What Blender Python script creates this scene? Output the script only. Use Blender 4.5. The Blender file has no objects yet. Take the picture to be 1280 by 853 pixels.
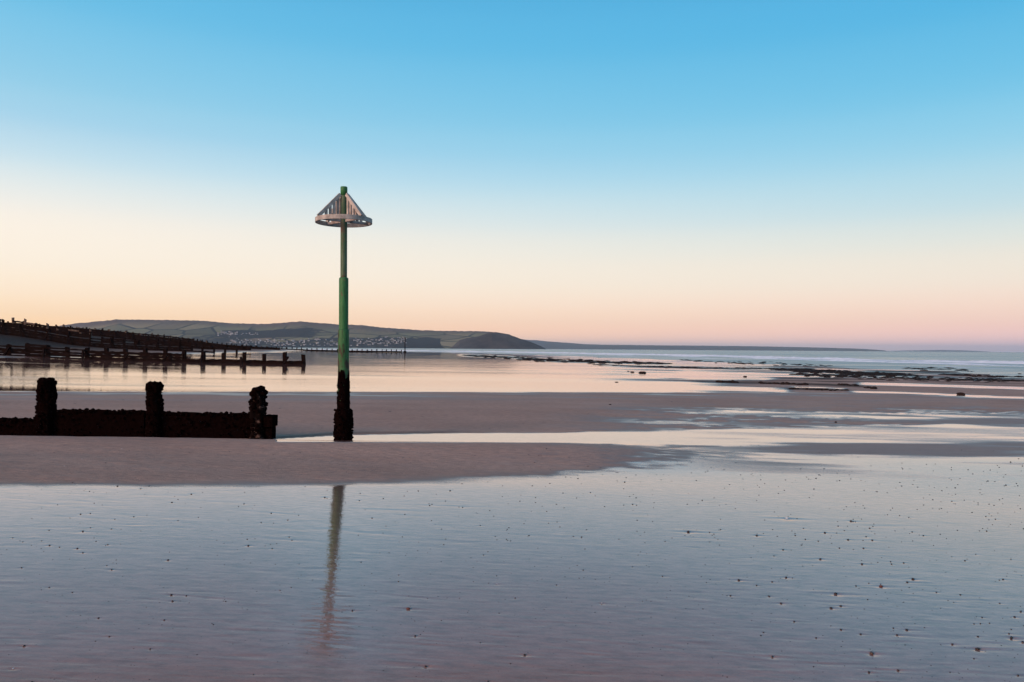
import bpy, bmesh, math, random
import numpy as np
from mathutils import Matrix, Vector

random.seed(7)
RNG = np.random.RandomState(11)
sc = bpy.context.scene
COL = sc.collection
R = math.radians

# ------------------------------------------------------------------ camera
CAM_H, FPX = 1.6, 950.0
HZ0, ROLL = 436.1, 0.0068          # horizon row at the middle column, slope of the horizon
cd = bpy.data.cameras.new('camera')
cd.lens = 36.0 * FPX / 1280.0
cd.sensor_width = 36.0
cd.clip_start, cd.clip_end = 0.1, 120000.0
cam = bpy.data.objects.new('camera', cd)
COL.objects.link(cam)
pitch = math.atan((HZ0 - 426.5) / FPX)
cam.matrix_world = (Matrix.Translation((0, 0, CAM_H)) @ Matrix.Rotation(math.pi / 2 + pitch, 4, 'X')
                    @ Matrix.Rotation(ROLL, 4, 'Z'))
sc.camera = cam

# ------------------------------------------------------------------ exposure
sc.view_settings.view_transform = 'Standard'
sc.view_settings.look = 'None'
sc.view_settings.exposure = 0.0
sc.view_settings.gamma = 1.0
sc.cycles.max_bounces = 8
sc.cycles.volume_bounces = 0
sc.cycles.sample_clamp_indirect = 4.0

# ------------------------------------------------------------------ sky
def lin(c):
    return tuple(((v / 255.0) / 12.92 if v / 255.0 <= 0.04045 else ((v / 255.0 + 0.055) / 1.055) ** 2.4) for v in c)

world = bpy.data.worlds.new('World')
sc.world = world
world.use_nodes = True
wn, wl = world.node_tree.nodes, world.node_tree.links
wn.clear()
w_out = wn.new('ShaderNodeOutputWorld')
w_bg = wn.new('ShaderNodeBackground')
w_bg.inputs['Strength'].default_value = 1.6
wl.new(w_bg.outputs[0], w_out.inputs['Surface'])
w_tc = wn.new('ShaderNodeTexCoord')
w_sep = wn.new('ShaderNodeSeparateXYZ')
wl.new(w_tc.outputs['Generated'], w_sep.inputs[0])

def wmath(op, a, b=None):
    n = wn.new('ShaderNodeMath'); n.operation = op
    for i, v in enumerate((a, b)):
        if v is None: continue
        if isinstance(v, (int, float)): n.inputs[i].default_value = v
        else: wl.new(v, n.inputs[i])
    return n.outputs[0]

elev = wmath('MULTIPLY', wmath('ARCSINE', w_sep.outputs[2]), 1.0 / R(90))       # -1..1, 1 = zenith
elev = wmath('ADD', wmath('MULTIPLY', elev, 0.96), 0.04)

HAZE_D, HAZE_TOP = 0.000034, 306.0
def above_haze(deg, c):
    # the sky beyond the air: what is left of it after the haze is the colour seen from the beach
    T = math.exp(-HAZE_D * min(HAZE_TOP / max(math.sin(R(deg)), 1e-3), 42000))
    T = max(T, 0.45)
    return tuple(max(0.02, (v - s * (1 - T)) / T) for v, s in zip(lin(c), (0.41, 0.44, 0.51)))

def sky_ramp(stops):
    n = wn.new('ShaderNodeValToRGB')
    n.color_ramp.interpolation = 'CARDINAL'
    els = n.color_ramp.elements
    while len(els) > 1: els.remove(els[-1])
    for i, (deg, c) in enumerate(stops):
        p = deg / 90.0 * 0.96 + 0.04
        e = els[0] if i == 0 else els.new(p)
        e.position = p
        e.color = (*[v / 1.6 for v in above_haze(deg, c)], 1)
    wl.new(elev, n.inputs[0])
    return n.outputs[0]

# the side of the sky where the sun went down (left of the frame) is paler and warmer
warm_side = [(-3, (214, 178, 150)), (-0.3, (254, 212, 172)), (1.7, (255, 221, 184)), (3.0, (255, 231, 203)), (5.0, (254, 240, 221)), (8.5, (249, 242, 231)),
             (11.4, (214, 231, 237)), (13.9, (178, 216, 236)), (16.2, (154, 208, 234)),
             (20.7, (122, 196, 232)), (24, (102, 185, 227)), (29, (90, 172, 217)), (45, (92, 146, 190)), (89, (96, 132, 170))]
cool_side = [(-3, (150, 150, 165)), (0.1, (198, 188, 200)), (0.8, (220, 196, 200)), (2.0, (240, 209, 199)), (4.2, (243, 227, 213)),
             (6.6, (231, 230, 221)), (9.0, (200, 223, 229)), (12.4, (163, 213, 234)),
             (16, (127, 200, 233)), (20.5, (98, 186, 229)), (24, (86, 177, 225)), (29, (80, 165, 213)), (45, (88, 142, 188)), (89, (96, 132, 170))]
c_warm, c_cool = sky_ramp(warm_side), sky_ramp(cool_side)
az = wmath('DIVIDE', w_sep.outputs[0], wmath('SQRT', wmath('ADD', wmath('MULTIPLY', w_sep.outputs[0], w_sep.outputs[0]),
           wmath('ADD', wmath('MULTIPLY', w_sep.outputs[1], w_sep.outputs[1]), 1e-5))))
w_mr = wn.new('ShaderNodeMapRange'); w_mr.interpolation_type = 'LINEAR'
w_mr.inputs['From Min'].default_value = -0.62; w_mr.inputs['From Max'].default_value = 0.62
wl.new(az, w_mr.inputs['Value'])
w_mix = wn.new('ShaderNodeMix'); w_mix.data_type = 'RGBA'
wl.new(w_mr.outputs[0], w_mix.inputs[0]); wl.new(c_warm, w_mix.inputs[6]); wl.new(c_cool, w_mix.inputs[7])
wl.new(w_mix.outputs[2], w_bg.inputs['Color'])

# ------------------------------------------------------------------ sun: the last glow, low over the left
sd = bpy.data.lights.new('sun', 'SUN')
sd.energy = 3.9
sd.angle = R(24)
sd.color = (1.0, 0.58, 0.41)
sun = bpy.data.objects.new('sun', sd)
COL.objects.link(sun)
sun.location = (-30, -20, 40)
sun_dir = Vector((-0.72, -0.62, 0.27))
sun.rotation_euler = sun_dir.to_track_quat('Z', 'Y').to_euler()

# ------------------------------------------------------------------ numpy noise
def _hash(ix, iy, seed):
    h = (ix * 374761393 + iy * 668265263 + seed * 974634777) & 0xFFFFFFFF
    h = ((h ^ (h >> 13)) * 1274126177) & 0xFFFFFFFF
    return ((h ^ (h >> 16)) & 0xFFFF) / 65535.0

def vnoise(x, y, seed=0):
    x = np.asarray(x, float); y = np.asarray(y, float)
    ix = np.floor(x).astype(np.int64); iy = np.floor(y).astype(np.int64)
    fx = x - ix; fy = y - iy
    fx = fx * fx * (3 - 2 * fx); fy = fy * fy * (3 - 2 * fy)
    a = _hash(ix, iy, seed); b = _hash(ix + 1, iy, seed); c = _hash(ix, iy + 1, seed); d = _hash(ix + 1, iy + 1, seed)
    return (a + (b - a) * fx + (c - a) * fy + (a - b - c + d) * fx * fy) * 2 - 1

def fbm(x, y, seed=0, octv=4):
    s = 0; amp = 0.5; tot = 0
    for k in range(octv):
        s = s + amp * vnoise(x * 2 ** k + 17.3 * k, y * 2 ** k - 9.1 * k, seed + k); tot += amp; amp *= 0.5
    return s / tot

def sstep(a, b, v):
    t = np.clip((np.asarray(v, float) - a) / (b - a), 0, 1)
    return t * t * (3 - 2 * t)

# ------------------------------------------------------------------ lie of the land (world metres)
_pu = np.array([-3000, -400, -140, -110, -95, -77, -67, -58, -53.5, -44.5, -38, -28, -19, -10, 0, 20, 50, 100, 300, 1500, 6000], float)
_pz = np.array([9, 8, 7, 6, 5.0, 3.4, 1.9, 1.15, 0.95, 0.70, 0.40, 0.15, 0.02, -0.04, -0.08, -0.30, -0.64, -1.2, -2.6, -3.2, -3.4], float)
_tu = np.arange(-3000, 6000, 0.5)
_tz = np.interp(_tu, _pu, _pz)
_k = np.ones(17) / 17
_tz = np.convolve(np.pad(_tz, 8, mode='edge'), _k, mode='valid')
SEA_Z = -0.62

def shore_u(X, Y):
    """distance seaward of the foot of the beach; the coast curves away to the left"""
    return X + 0.0005 * np.clip(Y, 0, None) ** 2

def ground_z(X, Y):
    X = np.asarray(X, float); Y = np.asarray(Y, float)
    u = shore_u(X, Y)
    z = np.interp(u, _tu, _tz)
    near = 1 - sstep(8.6, 13.0, Y)
    z = z * (1 - near) + near * (-0.0345 * 12 * np.tanh(X / 12) - 0.01)
    # sand bar in front of the near groyne, the gully behind it and the next bank
    fade = 1 - sstep(0.2, 4.6, X)
    dy = Y - 12.25 - 0.10 * np.sin(X * 0.5)
    z = z + 0.165 * np.exp(-(dy / np.where(dy < 0, 1.28, 0.72)) ** 2) * fade
    b0 = 15.2 + 2.3 * sstep(-3, 3, X)
    z = z + 0.10 * sstep(b0, b0 + 4.0, Y) * (1 - sstep(21, 30, Y)) * (1 - 0.7 * sstep(1, 14, X))
    far = sstep(26, 40, Y)
    z = z + far * 0.018 * fbm(X / 22.0, Y / 5.0, 5) * (1 - sstep(40, 80, u))
    z = z + far * 0.10 * fbm(X / 16.0, Y / 5.5, 9) * sstep(20, 46, u) * (1 - sstep(70, 110, u))
    z = z + 0.25 * fbm(X / 9.0, Y / 9.0, 13) * sstep(-45, -70, u)
    return z

def hz_of(px):
    return HZ0 + ROLL * (np.asarray(px, float) - 640)

def ground_at(px, py):
    """world point of the ground seen along a bearing px and depression py (photograph pixels)"""
    px = float(px); py = float(py)
    dep = py - float(hz_of(px))
    Y = CAM_H * FPX / max(dep, 0.5)
    for _ in range(30):
        z = float(ground_z((px - 640) / FPX * Y, Y))
        dY = (CAM_H - z) * FPX / max(dep, 0.5) - Y
        Y += 0.7 * dY
        if abs(dY) < 0.0008 * Y: break
    return (px - 640) / FPX * Y, Y, float(ground_z((px - 640) / FPX * Y, Y))

def X_at(px, Y): return (px - 640) / FPX * Y
def Z_at(px, py, Y): return CAM_H + (float(hz_of(px)) - py) / FPX * Y

# ------------------------------------------------------------------ materials
class Mat:
    def __init__(self, name):
        self.m = bpy.data.materials.new(name); self.m.use_nodes = True
        self.n = self.m.node_tree.nodes; self.l = self.m.node_tree.links
        self.b = self.n['Principled BSDF']
    def node(self, t, **kw):
        n = self.n.new(t)
        for k, v in kw.items(): setattr(n, k, v)
        return n
    def set(self, sock, v):
        if isinstance(v, bpy.types.NodeSocket): self.l.new(v, sock)
        else: sock.default_value = v
    def pos(self, scale=(1, 1, 1), obj=False):
        src = self.node('ShaderNodeTexCoord').outputs['Object'] if obj else self.node('ShaderNodeNewGeometry').outputs['Position']
        mp = self.node('ShaderNodeMapping'); mp.inputs['Scale'].default_value = scale
        self.l.new(src, mp.inputs[0]); return mp.outputs[0]
    def noise(self, vec, scale, detail=4, rough=0.5, dist=0.0):
        n = self.node('ShaderNodeTexNoise'); self.l.new(vec, n.inputs['Vector'])
        n.inputs['Scale'].default_value = scale; n.inputs['Detail'].default_value = detail
        n.inputs['Roughness'].default_value = rough; n.inputs['Distortion'].default_value = dist
        return n.outputs[0]
    def ramp(self, f, stops):
        n = self.node('ShaderNodeValToRGB'); e = n.color_ramp.elements
        while len(e) > 1: e.remove(e[-1])
        for i, (p, c) in enumerate(stops):
            x = e[0] if i == 0 else e.new(p)
            x.position = p; x.color = (c, c, c, 1) if isinstance(c, (int, float)) else (*c, 1)
        self.l.new(f, n.inputs[0]); return n.outputs[0]
    def mix(self, f, a, b, mode='MIX'):
        n = self.node('ShaderNodeMix', data_type='RGBA', blend_type=mode)
        self.set(n.inputs[0], f)
        for s, v in ((n.inputs[6], a), (n.inputs[7], b)):
            self.set(s, v if isinstance(v, bpy.types.NodeSocket) else (*v, 1))
        return n.outputs[2]
    def math(self, op, a, b=0.0, clamp=False):
        n = self.node('ShaderNodeMath', operation=op, use_clamp=clamp)
        self.set(n.inputs[0], a); self.set(n.inputs[1], b); return n.outputs[0]
    def attr(self, name):
        n = self.node('ShaderNodeAttribute'); n.attribute_name = name; return n.outputs['Fac']
    def bump(self, h, strength, dist, prev=None):
        n = self.node('ShaderNodeBump'); self.set(n.inputs['Strength'], strength); n.inputs['Distance'].default_value = dist
        self.l.new(h, n.inputs['Height'])
        if prev is not None: self.l.new(prev, n.inputs['Normal'])
        return n.outputs[0]
    def out(self, **kw):
        for k, v in kw.items():
            s = self.b.inputs[k.replace('_', ' ')]
            if isinstance(v, bpy.types.NodeSocket): self.l.new(v, s)
            elif isinstance(v, tuple): s.default_value = (*v, 1)
            else: s.default_value = v
        return self.m

def mottled(name, c1, c2, scale, rough=0.8, bump=0.004, spec=0.3, lo=0.35, hi=0.65, stretch=(1, 1, 1), obj=True):
    k = Mat(name)
    v = k.pos(stretch, obj)
    f = k.ramp(k.noise(v, scale, 5, 0.6), [(lo, 0.0), (hi, 1.0)])
    return k.out(Base_Color=k.mix(f, c1, c2), Roughness=rough, Specular_IOR_Level=spec,
                 Normal=k.bump(k.noise(v, scale * 3, 4, 0.6), 0.6, bump))

def beach_material():
    k = Mat('beach_sand')
    wet, weed, shin = k.attr('wet'), k.attr('weed'), k.attr('shingle')
    sheen_film = k.attr('sheen_film')            # thickness of water left on sand; pink metallic tint paints in lavender reflection
    big = k.noise(k.pos((0.25, 0.6, 1)), 1.0, 4, 0.55)
    streak = k.noise(k.pos((1.3, 5.0, 1)), 1.0, 5, 0.6, 0.6)
    grain = k.noise(k.pos((1, 1, 1)), 60, 3, 0.6)
    w2 = k.math('ADD', wet, k.math('MULTIPLY', k.math('SUBTRACT', streak, 0.5), k.math('MULTIPLY', k.math('SUBTRACT', 1.0, wet), 0.30)), clamp=True)
    dry = k.mix(k.ramp(big, [(0.3, 0.0), (0.7, 1.0)]), (0.355, 0.222, 0.170), (0.465, 0.297, 0.228))
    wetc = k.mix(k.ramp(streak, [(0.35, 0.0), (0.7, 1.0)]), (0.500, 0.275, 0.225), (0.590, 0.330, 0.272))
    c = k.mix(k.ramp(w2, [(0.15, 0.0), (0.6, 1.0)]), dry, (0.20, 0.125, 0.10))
    c = k.mix(k.ramp(w2, [(0.6, 0.0), (0.95, 1.0)]), c, k.mix(sheen_film, (0.365, 0.195, 0.156), k.mix(streak, (0.56, 0.30, 0.25), (0.64, 0.35, 0.29))))
    fleck = k.noise(k.pos((3.0, 9.0, 1)), 2.0, 6, 0.72)
    c = k.mix(k.ramp(fleck, [(0.42, 0.0), (0.70, 0.6)]), c, (0.15, 0.098, 0.084))
    c = k.mix(k.math('MULTIPLY', k.math('SUBTRACT', grain, 0.35), 0.45, clamp=True), c, (0.10, 0.075, 0.07))
    c = k.mix(shin, c, k.mix(k.ramp(k.noise(k.pos(), 3.0, 5, 0.7), [(0.4, 0.0), (0.6, 1.0)]), (0.034, 0.023, 0.019), (0.085, 0.060, 0.048)))
    c = k.mix(weed, c, (0.022, 0.015, 0.014))
    rough = k.ramp(w2, [(0.0, 0.85), (0.45, 0.55), (0.72, 0.26), (0.93, 0.06), (1.0, 0.025)])
    rough = k.math('ADD', rough, k.math('MULTIPLY', weed, 0.4), clamp=True)
    spec = k.ramp(w2, [(0.0, 0.12), (0.4, 0.25), (0.8, 0.32), (0.97, 0.5), (1.0, 0.5)])
    calm = k.attr('calm'); live = k.math('MULTIPLY', w2, k.math('SUBTRACT', 1.0, calm))
    # dry sand: grain and shallow ripple; wet film: long faint ripples
    nd = k.bump(k.noise(k.pos((1.5, 5, 1)), 3.0, 7, 0.7), k.math('SUBTRACT', 1.0, w2, clamp=True), 0.03)
    wr = k.noise(k.pos((2.0, 7.0, 1)), 1.0, 3, 0.5)
    wf = k.noise(k.pos((11.0, 24.0, 1)), 1.0, 4, 0.6)
    nw = k.bump(wr, k.math('MULTIPLY', live, 0.5), 0.00025, nd)
    nw = k.bump(k.noise(k.pos((4.5, 11.0, 1)), 1.0, 3, 0.5, 0.5), k.math('MULTIPLY', live, 0.5), 0.0005, nw)
    nw = k.bump(wf, k.math('MULTIPLY', live, 0.5), 0.0022, nw)
    return k.out(Base_Color=c, Roughness=rough, Specular_IOR_Level=k.math('MULTIPLY', spec, k.math('ADD', 0.62, k.math('MULTIPLY', sheen_film, 0.38))), IOR=k.math('ADD', 1.30, k.math('MULTIPLY', sheen_film, 0.2)), Metallic=k.math('MULTIPLY', k.ramp(w2, [(0.55, 0.0), (0.95, 0.70)]), sheen_film), Normal=nw)

def sea_material():
    k = Mat('sea_water')
    v = k.pos((0.012, 0.06, 1))
    n1 = k.noise(v, 1.0, 5, 0.6, 0.5)
    c = k.mix(k.ramp(n1, [(0.35, 0.0), (0.65, 1.0)]), (0.085, 0.135, 0.155), (0.125, 0.175, 0.190))
    nb = k.bump(k.noise(k.pos((0.35, 1.2, 1)), 1.0, 3, 0.5), 0.35, 0.10)
    return k.out(Base_Color=c, Roughness=k.ramp(n1, [(0.35, 0.20), (0.65, 0.36)]), IOR=1.33, Specular_IOR_Level=0.5, Normal=nb)

M = {}
M['beach'] = beach_material()
M['sea'] = sea_material()
M['foam'] = mottled('surf_foam', (0.62, 0.66, 0.70), (0.82, 0.84, 0.86), 0.6, 0.9, 0.05, 0.2)
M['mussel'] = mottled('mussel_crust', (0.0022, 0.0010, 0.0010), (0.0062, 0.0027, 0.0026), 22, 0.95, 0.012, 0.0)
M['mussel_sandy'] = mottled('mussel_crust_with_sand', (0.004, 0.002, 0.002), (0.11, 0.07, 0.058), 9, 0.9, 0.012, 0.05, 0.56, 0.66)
M['wood_dark'] = mottled('weathered_dark_timber', (0.0045, 0.0024, 0.0022), (0.013, 0.007, 0.006), 2.2, 0.95, 0.01, 0.04, stretch=(1, 1, 3))
M['wood_brown'] = mottled('weathered_brown_timber', (0.014, 0.008, 0.007), (0.055, 0.036, 0.030), 1.4, 0.9, 0.01, 0.15)
M['wood_pale'] = mottled('bleached_timber', (0.05, 0.036, 0.029), (0.15, 0.112, 0.092), 1.2, 0.9, 0.01, 0.15)
M['rock'] = mottled('weedy_rock', (0.008, 0.0055, 0.005), (0.034, 0.023, 0.020), 5, 0.9, 0.02, 0.06)
M['topmark'] = mottled('weathered_topmark_timber', (0.25, 0.24, 0.225), (0.44, 0.425, 0.40), 9, 0.85, 0.004, 0.2)
M['topmark_rusty'] = mottled('rusty_topmark_timber', (0.18, 0.145, 0.125), (0.36, 0.34, 0.325), 9, 0.85, 0.004, 0.2)
M['shell'] = mottled('bleached_shell', (0.70, 0.68, 0.64), (0.82, 0.80, 0.77), 40, 0.5, 0.001, 0.4)
M['pebble'] = mottled('dark_wet_pebble', (0.005, 0.005, 0.006), (0.018, 0.016, 0.018), 60, 0.45, 0.001, 0.4)
M['pebble_brown'] = mottled('brown_pebble', (0.03, 0.018, 0.014), (0.09, 0.058, 0.045), 45, 0.5, 0.001, 0.4)
M['pebble_red'] = mottled('brick_red_pebble', (0.045, 0.011, 0.008), (0.11, 0.030, 0.022), 45, 0.5, 0.001, 0.4)

def paint_material(name, g1, g2, rust_lo, rust_hi, r1=(0.045, 0.028, 0.020), r2=(0.19, 0.115, 0.085)):
    k = Mat(name)
    v = k.pos((1, 1, 0.45), True)
    f = k.ramp(k.noise(v, 9, 6, 0.65), [(rust_lo, 0.0), (rust_hi, 1.0)])
    g = k.mix(k.ramp(k.noise(v, 4, 4, 0.5), [(0.35, 0.0), (0.65, 1.0)]), g1, g2)
    g = k.mix(k.ramp(k.noise(k.pos((3.0, 3.0, 0.35), True), 12, 5, 0.65), [(0.48, 0.0), (0.72, 0.75)]), g, (0.016, 0.035, 0.016))
    g = k.mix(k.ramp(k.noise(v, 17, 5, 0.7), [(0.60, 0.0), (0.75, 0.45)]), g, (0.20, 0.23, 0.17))
    c = k.mix(f, g, k.mix(k.noise(v, 26, 3), r1, r2))
    return k.out(Base_Color=c, Roughness=0.62, Specular_IOR_Level=0.3, Normal=k.bump(k.noise(v, 30, 4, 0.6), 0.5, 0.004))
M['green'] = paint_material('flaking_green_paint', (0.018, 0.115, 0.036), (0.034, 0.165, 0.056), 0.55, 0.66)
M['green_worn'] = paint_material('worn_green_paint', (0.042, 0.100, 0.050), (0.085, 0.130, 0.080), 0.53, 0.66)
M['green_weedy'] = paint_material('weedy_green_paint', (0.016, 0.092, 0.028), (0.032, 0.145, 0.048), 0.50, 0.60, (0.012, 0.014, 0.008), (0.05, 0.04, 0.024))

def land_material():
    k = Mat('hill_fields')
    p = k.pos((1, 1, 1))
    vo = k.node('ShaderNodeTexVoronoi', voronoi_dimensions='2D', feature='F1'); k.l.new(k.pos((1 / 260, 1 / 420, 0)), vo.inputs['Vector']); vo.inputs['Scale'].default_value = 1
    ve = k.node('ShaderNodeTexVoronoi', voronoi_dimensions='2D', feature='DISTANCE_TO_EDGE'); k.l.new(k.pos((1 / 260, 1 / 420, 0)), ve.inputs['Vector']); ve.inputs['Scale'].default_value = 1
    sp = k.node('ShaderNodeSeparateColor'); k.l.new(vo.outputs['Color'], sp.inputs[0])
    field = k.ramp(sp.outputs[0], [(0.0, (0.105, 0.096, 0.052)), (0.3, (0.195, 0.178, 0.092)), (0.5, (0.280, 0.218, 0.118)), (0.75, (0.145, 0.140, 0.072)), (1.0, (0.225, 0.155, 0.100))])
    heath = k.attr('heath')
    c = k.mix(k.math('MULTIPLY', heath, 0.9), field, k.mix(k.noise(p, 0.006, 4), (0.075, 0.050, 0.042), (0.145, 0.098, 0.078)))
    hedge = k.ramp(ve.outputs['Distance'], [(0.0, 1.0), (0.028, 1.0), (0.05, 0.0)])
    c = k.mix(k.math('MULTIPLY', hedge, k.math('SUBTRACT', 1.0, heath, clamp=True)), c, (0.018, 0.021, 0.016))
    wood = k.math('ADD', k.attr('wood'), k.math('MULTIPLY', k.math('SUBTRACT', k.noise(p, 0.012, 4, 0.6), 0.5), 0.8))
    wood = k.ramp(wood, [(0.42, 0.0), (0.56, 1.0)])
    c = k.mix(wood, c, k.mix(k.noise(p, 0.03, 3), (0.010, 0.012, 0.011), (0.026, 0.026, 0.023)))
    return k.out(Base_Color=c, Roughness=0.95, Specular_IOR_Level=0.05, Normal=k.bump(k.noise(p, 0.02, 4), 0.5, 12))
M['land'] = land_material()
M['cliff'] = mottled('dark_cliff', (0.032, 0.032, 0.032), (0.078, 0.074, 0.070), 0.008, 0.95, 6.0, 0.05, obj=False)
M['far_land'] = mottled('distant_heath', (0.035, 0.036, 0.028), (0.060, 0.054, 0.042), 0.002, 0.95, 6.0, 0.05, obj=False)
def flat(name, c, rough=0.8):
    k = Mat(name); v = k.pos((1, 1, 1), True)
    return k.out(Base_Color=k.mix(k.noise(v, 0.7, 3), tuple(x * 0.9 for x in c), tuple(min(0.85, x * 1.08) for x in c)), Roughness=rough, Specular_IOR_Level=0.2)
M['wall_white'] = flat('white_render', (0.44, 0.47, 0.50))
M['wall_cream'] = flat('cream_render', (0.27, 0.28, 0.285))
M['wall_stone'] = flat('grey_stone', (0.20, 0.20, 0.20))
M['slate'] = flat('slate_roof', (0.085, 0.085, 0.095))

# ------------------------------------------------------------------ object helpers
def mesh_of(name, verts, faces, mats, smooth=False, mat_idx=None):
    me = bpy.data.meshes.new(name)
    me.from_pydata([tuple(map(float, v)) for v in verts], [], [tuple(f) for f in faces])
    for m in (mats if isinstance(mats, (list, tuple)) else [mats]): me.materials.append(m)
    if mat_idx is not None: me.polygons.foreach_set('material_index', mat_idx)
    if smooth: me.polygons.foreach_set('use_smooth', [True] * len(me.polygons))
    me.update()
    return me

def link(name, data, parent=None, loc=(0, 0, 0)):
    o = bpy.data.objects.new(name, data); COL.objects.link(o)
    o.location = loc
    if parent is not None: o.parent = parent
    return o

def tag(o, label=None, cat=None, group=None, kind=None):
    if label: o['label'] = label
    if cat: o['category'] = cat
    if group: o['group'] = group
    if kind: o['kind'] = kind
    return o

def thing(name, loc, label, cat, group=None):
    o = bpy.data.objects.new(name, None); COL.objects.link(o)
    o.empty_display_size = 0.2; o.location = loc
    return tag(o, label, cat, group)

def box(cx, cy, cz, sx, sy, sz):
    v = [(cx + a * sx / 2, cy + b * sy / 2, cz + c * sz / 2) for a in (-1, 1) for b in (-1, 1) for c in (-1, 1)]
    f = [(0, 1, 3, 2), (4, 6, 7, 5), (0, 4, 5, 1), (2, 3, 7, 6), (0, 2, 6, 4), (1, 5, 7, 3)]
    return v, f

def tube(profile, n=24, phase=0.0, noise=0.0, seed=0, freq=6.0, square=0.0):
    """lathe (radius, z) rows into a closed solid; noise bulges it like barnacle crust; square>0 makes it a squared timber"""
    v, f = [], []
    for (r, z) in profile:
        for i in range(n):
            a = 2 * math.pi * i / n + phase
            rr = r
            if square: rr = r / max(abs(math.cos(a)), abs(math.sin(a))) * square + r * (1 - square)
            v.append([rr * math.cos(a), rr * math.sin(a), z])
    v = np.array(v)
    if noise:
        ang = np.arctan2(v[:, 1], v[:, 0])
        q = fbm(np.cos(ang) * 1.6 + v[:, 2] * freq + 31.7 * seed, np.sin(ang) * 1.6 + v[:, 2] * freq * 0.77 - 11.3 * seed, seed, 3)
        q2 = vnoise(np.cos(ang) * 4 + v[:, 2] * freq * 3.1, np.sin(ang) * 4 - v[:, 2] * freq * 2.7, seed + 5)
        rad = np.hypot(v[:, 0], v[:, 1]); s = 1 + noise * (q * 1.4 + q2 * 0.6) / np.maximum(rad, 1e-3) * (rad > 1e-3)
        v[:, 0] *= s; v[:, 1] *= s
        v[:, 2] += noise * 0.5 * vnoise(v[:, 0] * 23 + seed, v[:, 1] * 23, seed + 9) * (v[:, 2] > profile[0][1] + 0.05)
    m = len(profile)
    for j in range(m - 1):
        for i in range(n):
            f.append((j * n + i, j * n + (i + 1) % n, (j + 1) * n + (i + 1) % n, (j + 1) * n + i))
    f.append(tuple(reversed(range(n)))); f.append(tuple((m - 1) * n + i for i in range(n)))
    return v, f

def blob_verts(sub=2):
    bm = bmesh.new(); bmesh.ops.create_icosphere(bm, subdivisions=sub, radius=1.0)
    v = np.array([x.co[:] for x in bm.verts]); f = [tuple(q.index for q in p.verts) for p in bm.faces]
    bm.free(); return v, f
ICO1, ICO2 = blob_verts(1), blob_verts(2)

def stone(seed, base=ICO2, rough=0.28, flat_=0.6):
    v, f = base
    rs = np.random.RandomState(seed)
    w = v.copy()
    q = fbm(v[:, 0] * 1.3 + v[:, 2] * 1.1 + seed * 3.1, v[:, 1] * 1.3 - v[:, 2] * 0.9 + seed, seed, 3)
    w *= (1 + rough * q)[:, None] * 1.0
    for _ in range(3):                                     # a few broken faces
        d = rs.randn(3); d /= np.linalg.norm(d); t = rs.uniform(0.62, 0.85)
        s = w @ d; over = np.maximum(s - t, 0); w = w - over[:, None] * d[None, :] * 0.85
    w *= np.array([rs.uniform(0.9, 1.3), rs.uniform(0.75, 1.05), flat_ * rs.uniform(0.8, 1.2)])
    return w, f

class Join:
    def __init__(self): self.v, self.f, self.n = [], [], 0
    def add(self, v, f):
        v = np.asarray(v, float); self.v.append(v); self.f += [tuple(i + self.n for i in p) for p in f]; self.n += len(v)
    def build(self, name, mat, parent=None, smooth=False, loc=(0, 0, 0)):
        return link(name, mesh_of(name, np.concatenate(self.v), self.f, mat, smooth), parent, loc)

# ------------------------------------------------------------------ pebble spots (bearing, depression in photograph pixels, width px, kind)
def z5(x, y): return 900 + x / 3.368, 640 + y / 3.368
def z6(x, y): return x / 3.2, 600 + y / 3.2
def z8(x, y): return 400 + x / 3.2, 600 + y / 3.2
SPOTS = []
for x, y, s in ((83, 284, 4), (223, 291, 3), (281, 273, 4), (261, 381, 4), (48, 349, 3), (211, 352, 3), (158, 306, 2.5), (511, 392, 4), (471, 401, 4),
             (575, 309, 3), (790, 293, 3), (814, 280, 4.5), (600, 217, 3.5), (425, 196, 4), (643, 117, 3), (541, 115, 3.5), (444, 86, 3.5), (158, 97, 4),
             (268, 157, 3), (319, 97, 2.5), (553, 37, 4), (724, 217, 2.5), (775, 212, 2.5), (1032, 203, 2.5), (912, 335, 2.5), (1013, 346, 2.5), (1178, 381, 2.5),
             (1241, 438, 3.5), (1266, 417, 3), (1192, 281, 3), (788, 492, 4), (595, 510, 3.5), (748, 513, 3.5), (512, 491, 3.5),
             (408, 526, 3), (187, 503, 2.5), (225, 604, 5), (630, 669, 4.5), (752, 661, 4), (667, 712, 4.5), (316, 457, 3.5), (980, 552, 4), (1070, 612, 3),
             (1255, 682, 3.5), (970, 669, 2.5), (1217, 508, 3), (1275, 543, 4), (617, 102, 2.5), (632, 67, 2.5), (499, 58, 2.5), (857, 98, 2.5), (810, 83, 2.5),
             (1160, 29, 2.5), (1123, 79, 2.5), (606, 151, 2.5), (505, 150, 2.5), (416, 121, 2.5), (230, 183, 2.5), (1104, 440, 2.5), (1070, 467, 2.5), (1097, 466, 2.5), (732, 485, 2.5), (1087, 520, 3), (930, 402, 2), (781, 555, 2)):
    SPOTS.append((*z5(x, y), s, 'dark'))
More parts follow.
